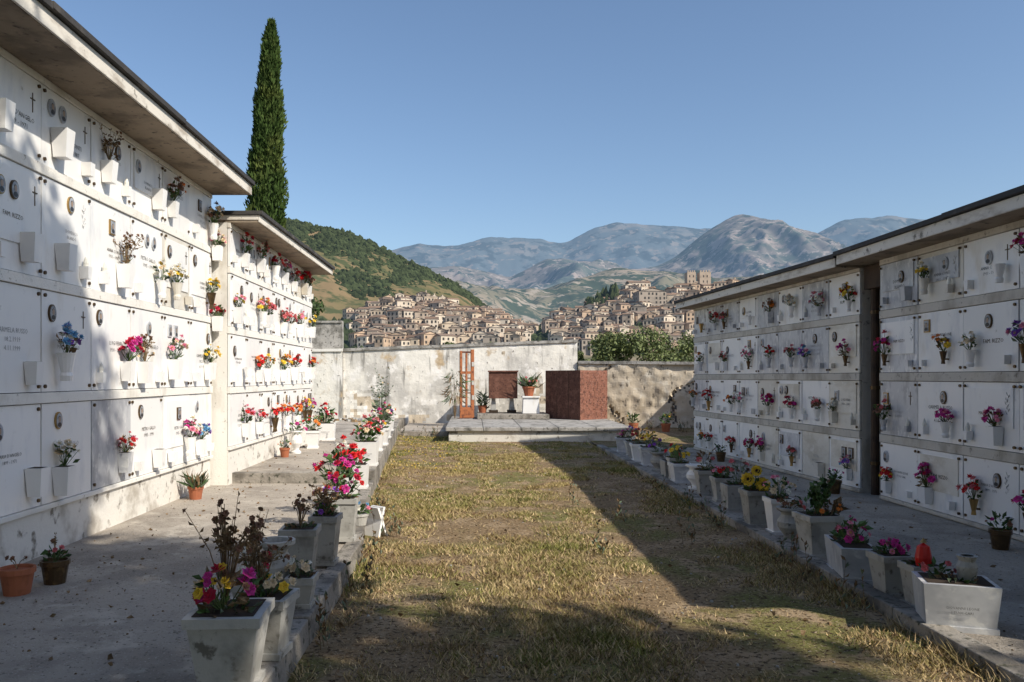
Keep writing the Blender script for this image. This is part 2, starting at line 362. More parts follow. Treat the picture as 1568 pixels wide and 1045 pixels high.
angR=math.atan2(9.62-15.46,4.7-4.31)
niche_building((4.31,15.46,0),angR,8,0.731,rowsR,2.77,0.35,None,'R',roof_ext=(0.12,0.0),p_fl=.86,th=.11)
mb=MB()
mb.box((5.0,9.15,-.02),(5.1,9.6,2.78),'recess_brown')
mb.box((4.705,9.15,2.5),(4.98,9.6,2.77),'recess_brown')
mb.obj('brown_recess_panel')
mb=MB()
mb.lathe([(.045,0),(.045,2.6)],(4.79,9.5,.0),'recess_brown',10)
for z in (.4,1.3,2.2): mb.lathe([(.045,0),(.055,0),(.055,.04),(.045,.04)],(4.79,9.5,z),'bronze',10)
mb.obj('drain_pipe')
for z,cols in ((2.0,['red','crimson']),(2.85,['pink','cream'])):
    mb=MB(); mb.M=Matrix.Translation((-3.09,9.68,0))
    mb.frustum((0,-.07,z),(.09,.09),(.11,.11),.18,'marble')
    mb.bouquet((0,-.07,z+.16),.1,.17,cols,n=13,r=.032)
    mb.obj('wall_flower_vase')

# ------------------------------------------------------------------ ground
def sheet(name,x0,x1,y0,y1,nx,ny,zf,m,smooth=True):
    xs=np.linspace(x0,x1,nx);ys=np.linspace(y0,y1,ny)
    vs=[(x,y,zf(x,y)) for y in ys for x in xs]
    fs=[(j*nx+i,j*nx+i+1,(j+1)*nx+i+1,(j+1)*nx+i) for j in range(ny-1) for i in range(nx-1)]
    mb=MB(); mb.add(vs,fs,m); return mb.obj(name,smooth=smooth)
mb=MB(); mb.add([(-14000,-3000,-.06),(14000,-3000,-.06),(14000,16000,-.06),(-14000,16000,-.06)],[(0,1,2,3)],'field'); mb.obj('ground')
def lawnz(x,y): return 0.014*noise.noise(Vector((x*1.5,y*1.5,0)))+0.008*noise.noise(Vector((x*7,y*7,3)))
sheet('lawn_ground',-2.3,2.55,-2,19.7,100,360,lawnz,'lawn_soil')
sheet('dirt_ground',2.6,8.6,15.7,23,50,60,lambda x,y:.02+.04*noise.noise(Vector((x*1.2,y*1.2,4)))*min(1,(y-15.7)),'lawn_soil')
KP=[(-.88,-2),(-.88,6.4),(-1.12,8.3),(-1.27,10.4),(-1.98,21.5),(-1.98,22.9)]
def kx(y):
    return float(np.interp(y,[p[1] for p in KP],[p[0] for p in KP]))
def strip(name,ya,yb,xl,z,m,inset,n=24,zb=-.05):
    mb=MB(); ys=np.linspace(ya,yb,n)
    vs=[];fs=[]
    for y in ys:
        xr=kx(y)-inset+.006*noise.noise(Vector((y*2,z,0)))
        vs+=[(xl,y,z),(xr,y,z),(xr,y,zb),(xl,y,zb)]
    for i in range(n-1):
        a=i*4;b=a+4
        fs+=[(a,a+1,b+1,b),(a+1,a+2,b+2,b+1),(a+3,a,b,b+3)]
    fs+=[(0,3,2,1),((n-1)*4,(n-1)*4+1,(n-1)*4+2,(n-1)*4+3)]
    mb.add(vs,fs,m); return mb.obj(name)
strip('path',-2,10.0,-3.3,.13,'concrete',.13)
strip('path',10.0,22.95,-3.6,.25,'concrete',.13)
mb=MB()
def kerbs(mb,pts,w,z0,z1,l=.95):
    for (xa,ya),(xb,yb) in zip(pts[:-1],pts[1:]):
        d=Vector((xb-xa,yb-ya,0)); n=max(1,int(d.length/l)); ang=math.atan2(d.y,d.x)
        for i in range(n):
            c=Vector((xa,ya,0))+d*((i+.5)/n); ll=d.length/n-.008
            nx=-math.sin(ang)*w/2;ny=math.cos(ang)*w/2
            j=R.uniform(-.006,.006)
            mb.frustum((c.x+nx*1+j,c.y+ny,z0),(ll,w),(ll,w-.012),z1-z0+R.uniform(-.006,.006),'kerb',ang+R.uniform(-.004,.004))
kerbs(mb,[(-.88,-2),(-.88,6.4),(-1.12,8.3),(-1.24,9.98)],.13,-.05,.15)
mb.obj('kerb',bevel=.008)
mb=MB(); kerbs(mb,[(-1.24,10.0),(-1.98,21.5),(-1.98,22.9)],.13,-.05,.27)
mb.obj('kerb',bevel=.008)
mb=MB(); mb.box((-3.05,9.86,.02),(-1.38,9.998,.262),'kerb'); mb.obj('path_step',bevel=.008)
mb=MB(); mb.box((2.64,-2,-.05),(5.1,15.8,.045),'concrete'); mb.obj('path')
mb=MB()
for i in range(20):
    y=-1.9+i*.95
    if y>15.6: break
    mb.box((2.5+R.uniform(-.006,.006),y,-.05),(2.63,y+.94,.075+R.uniform(-.005,.005)),'kerb')
mb.obj('kerb',bevel=.008)
mb=MB(); mb.box((-1.85,19.4,-.05),(-.64,22.95,.12),'concrete'); mb.obj('path')

N=270000
u=np.random.rand(N); Y=3.0*(19.6/3.0)**(u**0.85); X=np.random.uniform(-2.0,2.5,N)
kxs=np.interp(Y,[p[1] for p in KP],[p[0] for p in KP])
ok=X>kxs+.01; X=X[ok];Y=Y[ok]
den=np.array([noise.noise(Vector((x*.9,y*.6,5)))+.9*noise.noise(Vector((x*3.0,y*2.6,1))) for x,y in zip(X,Y)])
keep=np.random.rand(len(X))<np.clip(.42+den*1.9,.03,1); X=X[keep];Y=Y[keep];den=den[keep]
edge=np.exp(-((X-np.interp(Y,[p[1] for p in KP],[p[0] for p in KP]))/.07)**2)+np.exp(-((2.5-X)/.07)**2)
n=len(X); h=np.random.uniform(.010,.032,n)*(1+edge*1.6)*(1+.5*den); wd=(.0022+.00055*Y)*np.random.uniform(.6,1.4,n)
a=np.random.uniform(0,2*pi,n); la=np.random.uniform(0,2*pi,n); ln=h*np.random.uniform(.4,1.8,n)
V=np.zeros((n,3,3)); ca=np.cos(a)*wd;sa=np.sin(a)*wd
V[:,0]=np.stack([X-ca,Y-sa,np.full(n,-.006)],1);V[:,1]=np.stack([X+ca,Y+sa,np.full(n,-.006)],1)
V[:,2]=np.stack([X+np.cos(la)*ln,Y+np.sin(la)*ln,h],1)
g=(np.random.rand(n)<np.clip(.36+den*.55+(Y-8)*.045,.1,.9)).astype(int)
fast('grass',V,3,['grass_straw','grass_green'],g)
mb=MB()
for i in range(110):
    y=R.uniform(12,18.5) ; x=kx(y)+.1+abs(R.gauss(0,.6))
    hh=R.uniform(.03,.07); mb.tube((x,y,0),(x,y,hh),.002,.002,'stem',3); mb.flower((x,y,hh),(0,-.3,1),.013,'f_yellow',k=5)
mb.obj('dandelions')
mb=MB()
WD=[(1.0,6.4,5),(1.45,8.0,4),(1.15,8.9,4),(2.3,5.0,6),(-.7,7.2,8),(2.35,10,6),(-.75,5.3,6),(1.9,7.1,4),(2.35,7.6,8),(2.4,8.8,6),(-.78,4.4,6),(-.8,6.2,8),(-1.0,8.6,8),(2.38,6.0,8)]
for i in range(16): WD.append((R.uniform(3.8,7),R.uniform(20.5,21.7),9))
for i in range(6): WD.append((R.uniform(-1.8,-.8),R.uniform(19.2,19.5),6))
for cx,cy,k in WD:
    for i in range(k):
        x=cx+R.uniform(-.08,.08);y=cy+R.uniform(-.25,.25);hh=R.uniform(.1,.3)
        q=(x+R.uniform(-.05,.05),y+R.uniform(-.05,.05),hh); mb.tube((x,y,0),q,.0025,.0012,'dry',3)
        for j in range(6): mb.leaf(Vector((x,y,0)).lerp(Vector(q),R.uniform(.1,1)),(R.uniform(-1,1),R.uniform(-1,1),1),.045,R.choice(['dry','leaf_grey']))
mb.obj('tall_weeds')
mb=MB()
for i in range(1300):
    if R.random()<.6: x=R.uniform(-3.1,-1.05);y=R.uniform(3.2,9.8);z=.132
    else: x=R.uniform(2.7,4.6);y=R.uniform(4,14);z=.048
    s_=R.uniform(.003,.010)
    mb.frustum((x,y,z-.002),(s_*1.6,s_*1.3),(s_*.8,s_*.7),s_*.8,R.choice(['kerb','concrete','concrete','dry']),R.random()*3)
for i in range(900):
    y=R.uniform(3.3,19)**1.0; x=R.uniform(kx(y)+.02,2.45)
    s_=R.uniform(.006,.016); mb.frustum((x,y,-.002),(s_*1.6,s_*1.3),(s_*.8,s_*.7),s_*.9,R.choice(['kerb','marble_old','dry','lawn_soil']),R.random()*3)
mb.obj('gravel')
mb=MB()
for i in range(700):
    y=R.uniform(3.3,15.6); x=R.uniform(-3.1,4.6); z=.136 if x<kx(y)-.1 and y<10 else (.256 if x<kx(y)-.1 else (.05 if x>2.64 else .02))
    a=R.random()*6.28; mb.leaf((x,y,z),(math.cos(a),math.sin(a),R.uniform(0,.3)),R.uniform(.02,.05),'dry',.35)
mb.obj('fallen_leaves')

# ------------------------------------------------------------------ back walls
def roughwall(mb,p0,p1,z1a,z1b,th,pick,amp=.03,step=.09,cop=.07,co=.05,copm='coping'):
    p0=Vector((*p0,0));p1=Vector((*p1,0)); d=p1-p0; L=d.length; e=d/L; nr=Vector((e.y,-e.x,0))
    nx=int(L/step)+1; H=max(z1a,z1b); nz=int((H+.1)/step)+1
    vs=[];mt=[]
    for j in range(nz+1):
        for i in range(nx+1):
            t=i/nx; top=z1a+(z1b-z1a)*t; z=-.1+(top+.1)*j/nz; s=t*L
            c=p0+d*t
            off=amp*(noise.noise(Vector((c.x*1.1,c.y*1.1,z*1.3)))+.6*noise.noise(Vector((c.x*5,c.y*5,z*5))))+pick(s,z)[1]
            vs.append(tuple(c+nr*off+Vector((0,0,z))))
    fs=[];
    for j in range(nz):
        for i in range(nx):
            fs.append((j*(nx+1)+i,j*(nx+1)+i+1,(j+1)*(nx+1)+i+1,(j+1)*(nx+1)+i))
            mt.append(pick((i+.5)/nx*L,(j+.5)/nz*H)[0])
    mb.add(vs,fs,mt)
    A=p0-nr*.05;B=p1-nr*.05;C=p1-nr*th;D=p0-nr*th
    q=[tuple(k+Vector((0,0,-.1))) for k in (A,B,C,D)]+[tuple(A+Vector((0,0,z1a-.01))),tuple(B+Vector((0,0,z1b-.01))),tuple(C+Vector((0,0,z1b-.01))),tuple(D+Vector((0,0,z1a-.01)))]
    mb.add(q,[(1,2,6,5),(2,3,7,6),(3,0,4,7),(4,5,6,7)],mt[0])
    if cop:
        n=max(3,int(L/.5)); vs=[];fs=[]
        for i in range(n+1):
            t=i/n; c=p0+d*t; top=z1a+(z1b-z1a)*t; w=.02*noise.noise(Vector((t*9,c.x,1)))
            for o,z in ((co,top-.01),(-th-co,top-.01),(-th-co,top+cop+w),(co,top+cop+w)): vs.append(tuple(c+nr*o+Vector((0,0,z))))
        for i in range(n):
            a=i*4
            for k in range(4): fs.append((a+k,a+4+k,a+4+(k+1)%4,a+(k+1)%4))
        fs+=[(3,2,1,0),(n*4,n*4+1,n*4+2,n*4+3)]
        mb.add(vs,fs,copm)
def pk_plaster(s,z):
    v=noise.noise(Vector((s*.8,z*1.1,4)))+.5*noise.noise(Vector((s*4,z*4,2)))-(.12 if z>.5 else -.12)
    return ('stone_wall',-.02) if v>.4 else ('plaster_wall',0)
def pk_stone(s,z):
    v=noise.noise(Vector((s*.7,z*.9,14)))+.6*noise.noise(Vector((s*4,z*4,8)))-z*.12
    c1=abs(s-(2.2+z*.7+.25*math.sin(z*5)+.2*noise.noise(Vector((z*5,1,1)))))<.035
    c2=abs(s-(1.1-z*.3+.2*math.sin(z*4+1)+.2*noise.noise(Vector((z*6,9,1)))))<.03
    g=-.07 if (c1 or c2) else 0
    return ('plaster_wall',.015) if v>.36 else (('joint' if g else 'stone_wall'),g)
mb=MB()
roughwall(mb,(-3.76,23),(3.0,23),2.2,2.46,.35,pk_plaster,.02,.1)
roughwall(mb,(-6.5,22.9),(-3.77,22.9),2.17,2.19,.4,pk_plaster,.02,.12,copm='plaster_white')
mb.obj('plaster_boundary_wall')
mb=MB(); roughwall(mb,(-6.5,23.0),(-3.8,23.0),3.02,3.02,.3,lambda s,z:('coping',0),.02,.12,cop=.05); mb.obj('raised_wall_section')
mb=MB()
roughwall(mb,(3.02,22.95),(7.6,21.8),1.84,1.78,.35,pk_stone,.06,.06)
mb.obj('stone_boundary_wall')
mb=MB(); roughwall(mb,(7.0,21.9),(7.0,15.6),2.2,2.2,.3,pk_stone,.04,.12); mb.obj('unseen_shadow_wall')  # hidden wall added to cast a shadow on the stone wall

# ------------------------------------------------------------------ platform + sculpture
mb=MB()
mb.box((-.55,17.75,-.05),(3.5,22.5,.24),'plaster_base')
o1=mb.obj('base')
mb=MB()
for i in range(5): mb.box((-.62+i*.836,17.68,.242),(-.62+(i+1)*.836-.008,22.0,.33),'coping')
mb.box((-.62,22.01,.242),(3.56,22.5,.33),'coping')
mb.box((.1,21.0,.332),(2.0,22.5,.46),'kerb')
o2=mb.obj('slab',bevel=.012)
parent('stone_platform',[o1,o2])
mb=MB()
A=Vector((2.76,20.6,0));B=Vector((3.58,21.3,0)); e=(B-A); f=Vector((-e.y,e.x,0)).normalized()*1.25
z0,z1=.332,1.62
C=[A,B,B+f,A+f]
vs=[tuple(p+Vector((0,0,z0))) for p in C]+[tuple(p+Vector((0,0,z1))) for p in C]
mb.add(vs,[(0,1,5,4)],'rust_red'); mb.add(vs,[(1,2,6,5),(2,3,7,6),(4,5,6,7)],'rust'); mb.add(vs,[(3,0,4,7)],'rust')
en=e.normalized(); nr=Vector((en.y,-en.x,0)); EL=e.length
for i in range(20):
    for j in range(24):
        if R.random()<.3: continue
        p=A+en*(EL*(i+.5)/20)+nr*.006; z=z0+.04+(z1-z0-.08)*(j+.5)/24
        hw=EL/20*.36; hh=(z1-z0)/24*.34
        mb.add([tuple(p-en*hw+Vector((0,0,z-hh))),tuple(p+en*hw+Vector((0,0,z-hh))),tuple(p+en*hw+Vector((0,0,z+hh))),tuple(p-en*hw+Vector((0,0,z+hh)))],[(0,1,2,3)],R.choice(['rust_red','rust_red','rust_red','rust']))
fn=f.normalized(); nl_=-en
for t in (.33,.66):
    p=A+fn*(1.25*t)+nl_*.004
    mb.add([tuple(p-fn*.006+Vector((0,0,z0+.02))),tuple(p+fn*.006+Vector((0,0,z0+.02))),tuple(p+fn*.006+Vector((0,0,z1-.02))),tuple(p-fn*.006+Vector((0,0,z1-.02)))],[(0,1,2,3)],'soil')
mb.obj('rusty_steel_box')
mb=MB()
mb.box((.42,21.7,.86),(1.2,21.76,1.58),'rust'); mb.box((.42,21.765,.86),(.46,22.2,1.58),'rust'); mb.box((1.16,21.765,.86),(1.2,22.2,1.58),'rust')
mb.box((.40,21.66,1.582),(1.22,22.26,1.62),'rust')
for x in (.55,1.05):
    mb.frustum((x,21.95,.462),(.16,.3),(.1,.2),.4,'marble_old'); mb.box((x-.12,21.76,.464),(x+.12,22.1,.54),'soil')
mb.obj('steel_altar',bevel=.004)
mb=MB(); mb.frustum((1.55,21.6,.462),(.46,.4),(.42,.36),.42,'marble'); mb.box((1.31,21.38,.884),(1.79,21.82,.93),'marble'); mb.obj('stone_pedestal',bevel=.01)
mb=MB()
mb.lathe([(.01,.0),(.11,.0),(.16,.2),(.18,.22),(.18,.26),(.14,.26)],(1.5,21.6,.93),'terracotta'); mb.bouquet((1.5,21.6,1.1),.26,.34,['red','pink','rose'],n=16,r=.04,leaf='leaf',nl=40)
for i in range(50):
    a=R.random()*6.28; mb.leaf((1.5,21.6,1.15),(math.cos(a),math.sin(a),R.uniform(.2,1.8)),R.uniform(.3,.6),R.choice(['dry','leaf','leaf_grey']),.05)
mb.obj('potted_plant')
# open steel frame holding a slim cross
mb=MB()
M0=Matrix.Translation((-.18,21.5,.33))@Matrix.Rotation(.3,4,'Z'); mb.M=M0
mb.box((-.2,-.03,0),(-.135,.03,1.82),'rust_orange'); mb.box((.11,-.03,0),(.2,.03,1.86),'rust_orange')
mb.box((-.134,-.025,1.76),(.109,.025,1.81),'rust'); mb.box((-.134,-.025,.02),(.109,.025,.3),'rust_orange')
mb.box((-.04,-.02,.301),(.015,.02,1.758),'rust_orange')
mb.box((-.134,-.023,1.2),(-.041,.023,1.27),'rust_orange'); mb.box((.016,-.023,1.2),(.109,.023,1.27),'rust_orange')
for z in (.55,.95): mb.box((-.134,-.02,z),(-.041,.02,z+.035),'rust'); mb.box((.016,-.02,z+.12),(.109,.02,z+.15),'rust')
for z in (.5,.9,1.4): mb.box((.125,-.045,z),(.19,-.032,z+.12),'marble_old')
mb.box((-.26,-.12,-.0),(.26,.12,.018),'rust')
mb.obj('steel_cross_sculpture',bevel=.004)
mb=MB()
b=Vector((-.5,21.4,.33))
for i in range(170):
    a=R.random()*6.28; m_=b+Vector((math.cos(a)*.14,math.sin(a)*.14,R.uniform(.5,1.3)))
    if i<14: mb.tube(b,m_,.008,.004,'dry',4)
    mb.leaf(m_,(math.cos(a),math.sin(a),R.uniform(-1.6,.2)),R.uniform(.15,.4),R.choice(['leaf','dry','dry','leaf_grey']),.045)
mb.obj('drooping_plant')
mb=MB()
for i in range(70):
    a=R.random()*6.28; b=Vector((.25,22.0,.46)); mb.leaf(b+Vector((0,0,R.uniform(.1,.5))),(math.cos(a),math.sin(a),R.uniform(-.2,1)),R.uniform(.15,.3),R.choice(['leaf','leaf_grey']),.1)
mb.lathe([(.01,0),(.1,0),(.13,.2),(.11,.2)],(.25,22,.46),'terracotta')
mb.obj('potted_plant')
mb=MB()
for i in range(60):
    s_=R.uniform(.03,.1); mb.frustum((-3.2+R.gauss(0,.35),21.8+R.gauss(0,.35),.25),(s_*1.6,s_*1.2),(s_,s_),s_*.7,R.choice(['kerb','coping','marble_old','dry']),R.random()*3)
mb.obj('rubble_heap')

# ------------------------------------------------------------------ ground vases
def fill(mb,w,h):
    for i in range(30):
        a=R.random()*6.28; q=R.random()*w*.36
        mb.leaf((math.cos(a)*q,math.sin(a)*q,h),(math.cos(a),math.sin(a),R.uniform(.05,1.0)),R.uniform(.03,.06),R.choice(['leaf','dry','leaf_grey']),.28)
def sq_vase(mb,w,h,m='marble_old'):
    mb.frustum((0,0,0),(w*.78,w*.78),(w*.78,w*.78),.03,m)
    mb.frustum((0,0,.03),(w*.66,w*.66),(w*.9,w*.9),h-.07,m)
    mb.frustum((0,0,h-.04),(w,w),(w,w),.04,m)
    mb.frustum((0,0,h+.0015),(w*.8,w*.8),(w*.8,w*.8),.002,'soil'); fill(mb,w,h)
def urn(mb,w,h,m='marble_old'):
    r=w/2
    mb.lathe([(.001,0),(r*.75,0),(r*.75,h*.08),(r*.4,h*.14),(r*.45,h*.22),(r*.9,h*.45),(r*.92,h*.6),(r*.6,h*.8),(r*.66,h*.86),(r*1.0,h*.94),(r*1.0,h),(r*.75,h),(r*.6,h*.85),(.001,h*.84)],(0,0,0),m,18)
def pot(mb,w,h,m='terracotta'):
    r=w/2
    mb.lathe([(.001,0),(r*.7,0),(r*.9,h*.78),(r,h*.8),(r,h),(r*.86,h),(r*.82,h*.88),(.001,h*.88)],(0,0,0),m,16)
def rect(mb,w,d,h,m='marble_old'):
    mb.frustum((0,0,0),(w*.96,d*.9),(w*.96,d*.9),.03,m); mb.frustum((0,0,.03),(w*.9,d*.84),(w,d),h-.03,m)
    mb.frustum((0,0,h+.0015),(w*.86,d*.8),(w*.86,d*.8),.002,'soil'); fill(mb,d,h)
    tv,tf=TXT[6]; mb.add([(v[0]*.02,-d*.48-.004,h*.5+v[1]*.02) for v in tv],tf,'engrave')
def place(name,x,y,z,rot,fn):
    mb=MB(); mb.M=Matrix.Translation((x,y,z))@Matrix.Rotation(rot,4,'Z'); fn(mb); return mb.obj(name)
zl=.15; 
def f_(mb): sq_vase(mb,.31,.33,'marble_old'); mb.bouquet((-.02,-.02,.31),.14,.2,['yellow','magenta','brown','cream','crimson'],n=20,r=.03,nl=16,leaf='dry'); mb.bouquet((-.06,0,.31),.1,.2,['yellow'],n=5,r=.024,nl=12); mb.dried((-.03,.05,.33),.17,.42,26)
place('marble_flower_vase',-1.02,3.34,zl,.05,f_)
place('marble_flower_vase',-.97,3.74,zl,-.1,lambda mb:(sq_vase(mb,.24,.28),mb.bouquet((0,0,.26),.12,.14,['white','cream','yellow'],n=10,r=.026,nl=14),mb.dried((-.05,.05,.26),.15,.3,16)))
place('marble_flower_vase',-1.14,4.1,zl,.2,lambda mb:(sq_vase(mb,.2,.26),mb.bouquet((0,0,.24),.12,.2,['white','brown','crimson'],n=10,r=.026,nl=20,leaf='dry'),mb.dried((0,0,.26),.14,.32,18)))
place('marble_urn',-1.14,4.6,zl,0,lambda mb:urn(mb,.22,.36,'marble_old'))
place('marble_flower_vase',-.97,4.5,zl,0,lambda mb:(sq_vase(mb,.16,.18),mb.bouquet((0,0,.16),.09,.12,['white','cream'],n=10,r=.026,nl=14,leaf='leaf_grey')))
place('stone_planter',-1.12,5.15,zl,.05,lambda mb:(sq_vase(mb,.24,.33),mb.dried((0,0,.33),.14,.2,14)))
place('stone_planter',-1.03,5.55,zl,-.05,lambda mb:(sq_vase(mb,.2,.34),mb.dried((0,0,.33),.15,.2,12),mb.bouquet((0,0,.33),.1,.12,['brown','purple'],n=6,r=.02)))
place('stone_planter',-1.1,5.95,zl,.1,lambda mb:(sq_vase(mb,.19,.32),mb.bouquet((0,0,.3),.13,.2,['brown','crimson','purple'],n=9,r=.024,nl=24,leaf='dry')))
place('stone_planter',-1.02,6.35,zl,0,lambda mb:(sq_vase(mb,.2,.34),mb.bouquet((0,0,.32),.15,.28,['magenta','crimson','red'],n=14,r=.033,nl=30)))
place('marble_flower_vase',-1.2,6.9,zl,0,lambda mb:(sq_vase(mb,.2,.36,'marble'),mb.bouquet((0,0,.34),.17,.36,['red','crimson','magenta'],n=18,r=.036,nl=30)))
place('marble_flower_vase',-1.22,7.5,zl,0,lambda mb:(sq_vase(mb,.2,.36,'marble'),mb.bouquet((0,0,.34),.16,.36,['red','red','white'],n=18,r=.036,nl=30)))
place('marble_flower_vase',-1.26,8.1,zl,0,lambda mb:(sq_vase(mb,.2,.3,'marble'),mb.bouquet((0,0,.28),.14,.3,['red','crimson'],n=14,r=.036,nl=26)))
place('low_flower_bowl',-1.0,7.0,zl,0,lambda mb:(pot(mb,.16,.1,'marble_old'),mb.bouquet((0,0,.09),.12,.1,['pink','white','blue'],n=9,r=.026,nl=20)))
def f_(mb):
    for s_,o in ((.35,-.05),(-.35,.05)):
        mb.add([(o-.012,-.1,0),(o+.012,-.1,0),(o+.012+s_*.25,-.08,.26),(o-.012+s_*.25,-.08,.26),(o-.012,.1,0),(o+.012,.1,0),(o+.012+s_*.25,.08,.26),(o-.012+s_*.25,.08,.26)],
          [(0,1,2,3),(5,4,7,6),(4,0,3,7),(1,5,6,2),(3,2,6,7)],'marble')
    mb.dried((0,0,.05),.12,.2,8)
place('leaning_marble_plaque',-.9,7.3,.0,.9,f_)
place('marble_flower_vase',-1.36,9.3,zl,0,lambda mb:(rect(mb,.26,.22,.28,'marble'),mb.bouquet((0,0,.27),.15,.22,['red','pink'],n=10,r=.035,nl=20)))
place('marble_flower_vase',-1.42,10.6,.27,0,lambda mb:(rect(mb,.3,.26,.32,'marble'),mb.bouquet((0,0,.3),.2,.3,['rose','red','pink','cream'],n=20,r=.036,nl=34)))
place('marble_flower_vase',-1.5,11.6,.27,0,lambda mb:(sq_vase(mb,.24,.34,'marble'),mb.bouquet((0,0,.32),.18,.3,['pink','rose','white'],n=16,r=.036,nl=30)))
place('marble_flower_vase',-1.55,12.7,.27,0,lambda mb:(sq_vase(mb,.26,.34,'marble'),mb.bouquet((0,0,.32),.16,.28,['yellow','white','rose'],n=12,r=.036,nl=30)))
place('marble_flower_vase',-1.6,13.8,.27,0,lambda mb:(sq_vase(mb,.3,.3,'marble'),mb.bouquet((0,0,.28),.22,.55,['yellow','magenta','cream'],n=16,r=.035,nl=60,leaf='leaf_grey'),mb.dried((0,0,.3),.25,.95,18,'leaf_grey','f_cream')))
place('marble_flower_vase',-1.7,15.4,.27,0,lambda mb:(sq_vase(mb,.26,.34,'marble'),mb.bouquet((0,0,.32),.16,.3,['purple','pink','white'],n=12,r=.036,nl=30)))
place('marble_flower_vase',-1.85,17.4,.27,0,lambda mb:(sq_vase(mb,.26,.34,'marble'),mb.bouquet((0,0,.32),.16,.3,['orange','white'],n=12,r=.036,nl=30)))
place('terracotta_pot',-2.78,4.85,.13,0,lambda mb:(pot(mb,.21,.16),mb.dried((0,0,.15),.06,.08,4)))
place('plant_pot',-2.68,5.1,.13,0,lambda mb:(pot(mb,.18,.15,'bronze'),mb.bouquet((0,0,.13),.1,.1,['brown','rose'],n=4,r=.02,nl=22),mb.dried((0,0,.14),.1,.2,4)))
def f_(mb):
    pot(mb,.17,.14,'terracotta')
    for i in range(80):
        a=R.random()*6.28; mb.leaf((0,0,.12),(math.cos(a),math.sin(a),R.uniform(.3,1.8)),R.uniform(.15,.26),R.choice(['leaf','leaf_grey','dry']),.06)
place('potted_spider_plant',-3.0,8.6,.13,0,f_)
place('terracotta_pot',-2.82,11.9,.25,0,lambda mb:(pot(mb,.16,.14),mb.bouquet((0,0,.12),.1,.14,['orange'],n=4,r=.02,nl=20)))
place('marble_urn',-2.78,12.5,.25,0,lambda mb:(urn(mb,.2,.36,'marble'),mb.bouquet((0,0,.3),.15,.22,['pink','magenta','white'],n=12,r=.034,nl=18)))
place('marble_planter',-2.8,15.1,.25,.1,lambda mb:(rect(mb,.36,.3,.32,'marble'),mb.bouquet((0,0,.3),.24,.36,['red','crimson','white'],n=16,r=.04,nl=34)))
place('marble_planter',-2.7,13.4,.25,.1,lambda mb:(sq_vase(mb,.24,.3,'marble'),mb.bouquet((0,0,.3),.18,.26,['orange','red'],n=12,r=.036,nl=24)))

zr=.045
RX=2.76
items=[(14.9,'s',['magenta','pink'],.3),(14.1,'s',['purple','red'],.3),(13.3,'s',['white','crimson'],.28),(12.6,'s',['yellow'],.3),(11.9,'u',['purple','brown'],.26),(11.2,'r',['red'],.28),
 (10.6,'s',['yellow'],.26),(10.0,'u',None,.26),(9.5,'s',['rose','white'],.24),(9.0,'s',['pink','red'],.24),(8.45,'r',['brown','rose'],.26),(7.95,'s',['cream'],.22)]
for y,k,cols,w in items:
    def f_(mb,k=k,cols=cols,w=w):
        m=R.choice(['marble','marble_old','marble_grey'])
        h=R.uniform(.26,.34)
        {'s':sq_vase,'u':urn}.get(k,lambda mb,w,h,m:rect(mb,w*1.2,w,h*.8,m))(mb,w,h,m)
        if k=='r': h*=.8
        if cols: mb.bouquet((0,0,h-.02),.14,R.uniform(.16,.3),cols,n=R.randint(8,14),r=.03,nl=22,leaf=R.choice(['leaf','leaf_grey','dry']))
    place('marble_flower_vase',RX+R.uniform(-.03,.08),y,zr,R.uniform(-.15,.15),f_)
place('green_lantern',2.75,10.9,.045,0,lambda mb:(sq_vase(mb,.18,.3),mb.lathe([(.001,.3),(.05,.3),(.06,.35),(.045,.42),(.06,.43),(.02,.48),(.001,.48)],(0,0,0),'leaf',10)))
def f_(mb):
    sq_vase(mb,.25,.34,'marble_old')
    for dx,dz,r in ((-.1,.22,.055),(.04,.17,.06),(-.02,.3,.045)):
        mb.tube((0,0,.3),(dx,-.05,.33+dz-.1),.006,.005,'stem',4)
        for q in range(2): mb.flower((dx,-.07,.33+dz-.1+q*.002),(-.35,-1,.15),r*(1.2-q*.15),'f_yellow',k=11)
        mb.disc_y((dx,.33+dz-.1),r*.45,r*.45,-.105,'soil',10,.02)
    mb.bouquet((0,0,.32),.15,.13,['yellow','cream'],n=4,r=.03,nl=24)
place('marble_vase_with_sunflowers',2.66,7.5,zr,0,f_)
place('marble_flower_vase',2.74,7.15,zr,0,lambda mb:(sq_vase(mb,.22,.32,'marble'),mb.bouquet((0,0,.3),.15,.2,['pink','white','cream'],n=18,r=.03,nl=14)))
place('marble_urn',2.68,6.75,zr,0,lambda mb:(urn(mb,.22,.3,'marble_old'),mb.bouquet((0,0,.26),.12,.12,['brown','rose'],n=7,r=.024,nl=16,leaf='dry')))
place('terracotta_pot',2.86,6.85,zr,0,lambda mb:(pot(mb,.2,.2),mb.bouquet((0,0,.18),.14,.2,['cream'],n=3,r=.02,nl=24)))
def f_(mb):
    sq_vase(mb,.28,.33,'marble_old')
    for i in range(16):
        a=R.random()*6.28;q=R.uniform(.03,.17); p=Vector((math.cos(a)*q,math.sin(a)*q,.33+R.uniform(.14,.36)))
        mb.tube((0,0,.32),p,.004,.002,'stem',4)
        for j in range(14): mb.leaf(Vector((0,0,.33)).lerp(p,R.uniform(.3,1)),(R.uniform(-1,1),R.uniform(-1,1),R.uniform(0,1)),R.uniform(.03,.06),'leaf',.35)
    mb.bouquet((.1,-.03,.32),.14,.12,['brown','orange'],n=6,r=.02,nl=30,leaf='dry')
place('stone_planter',2.7,6.25,zr,.1,f_)
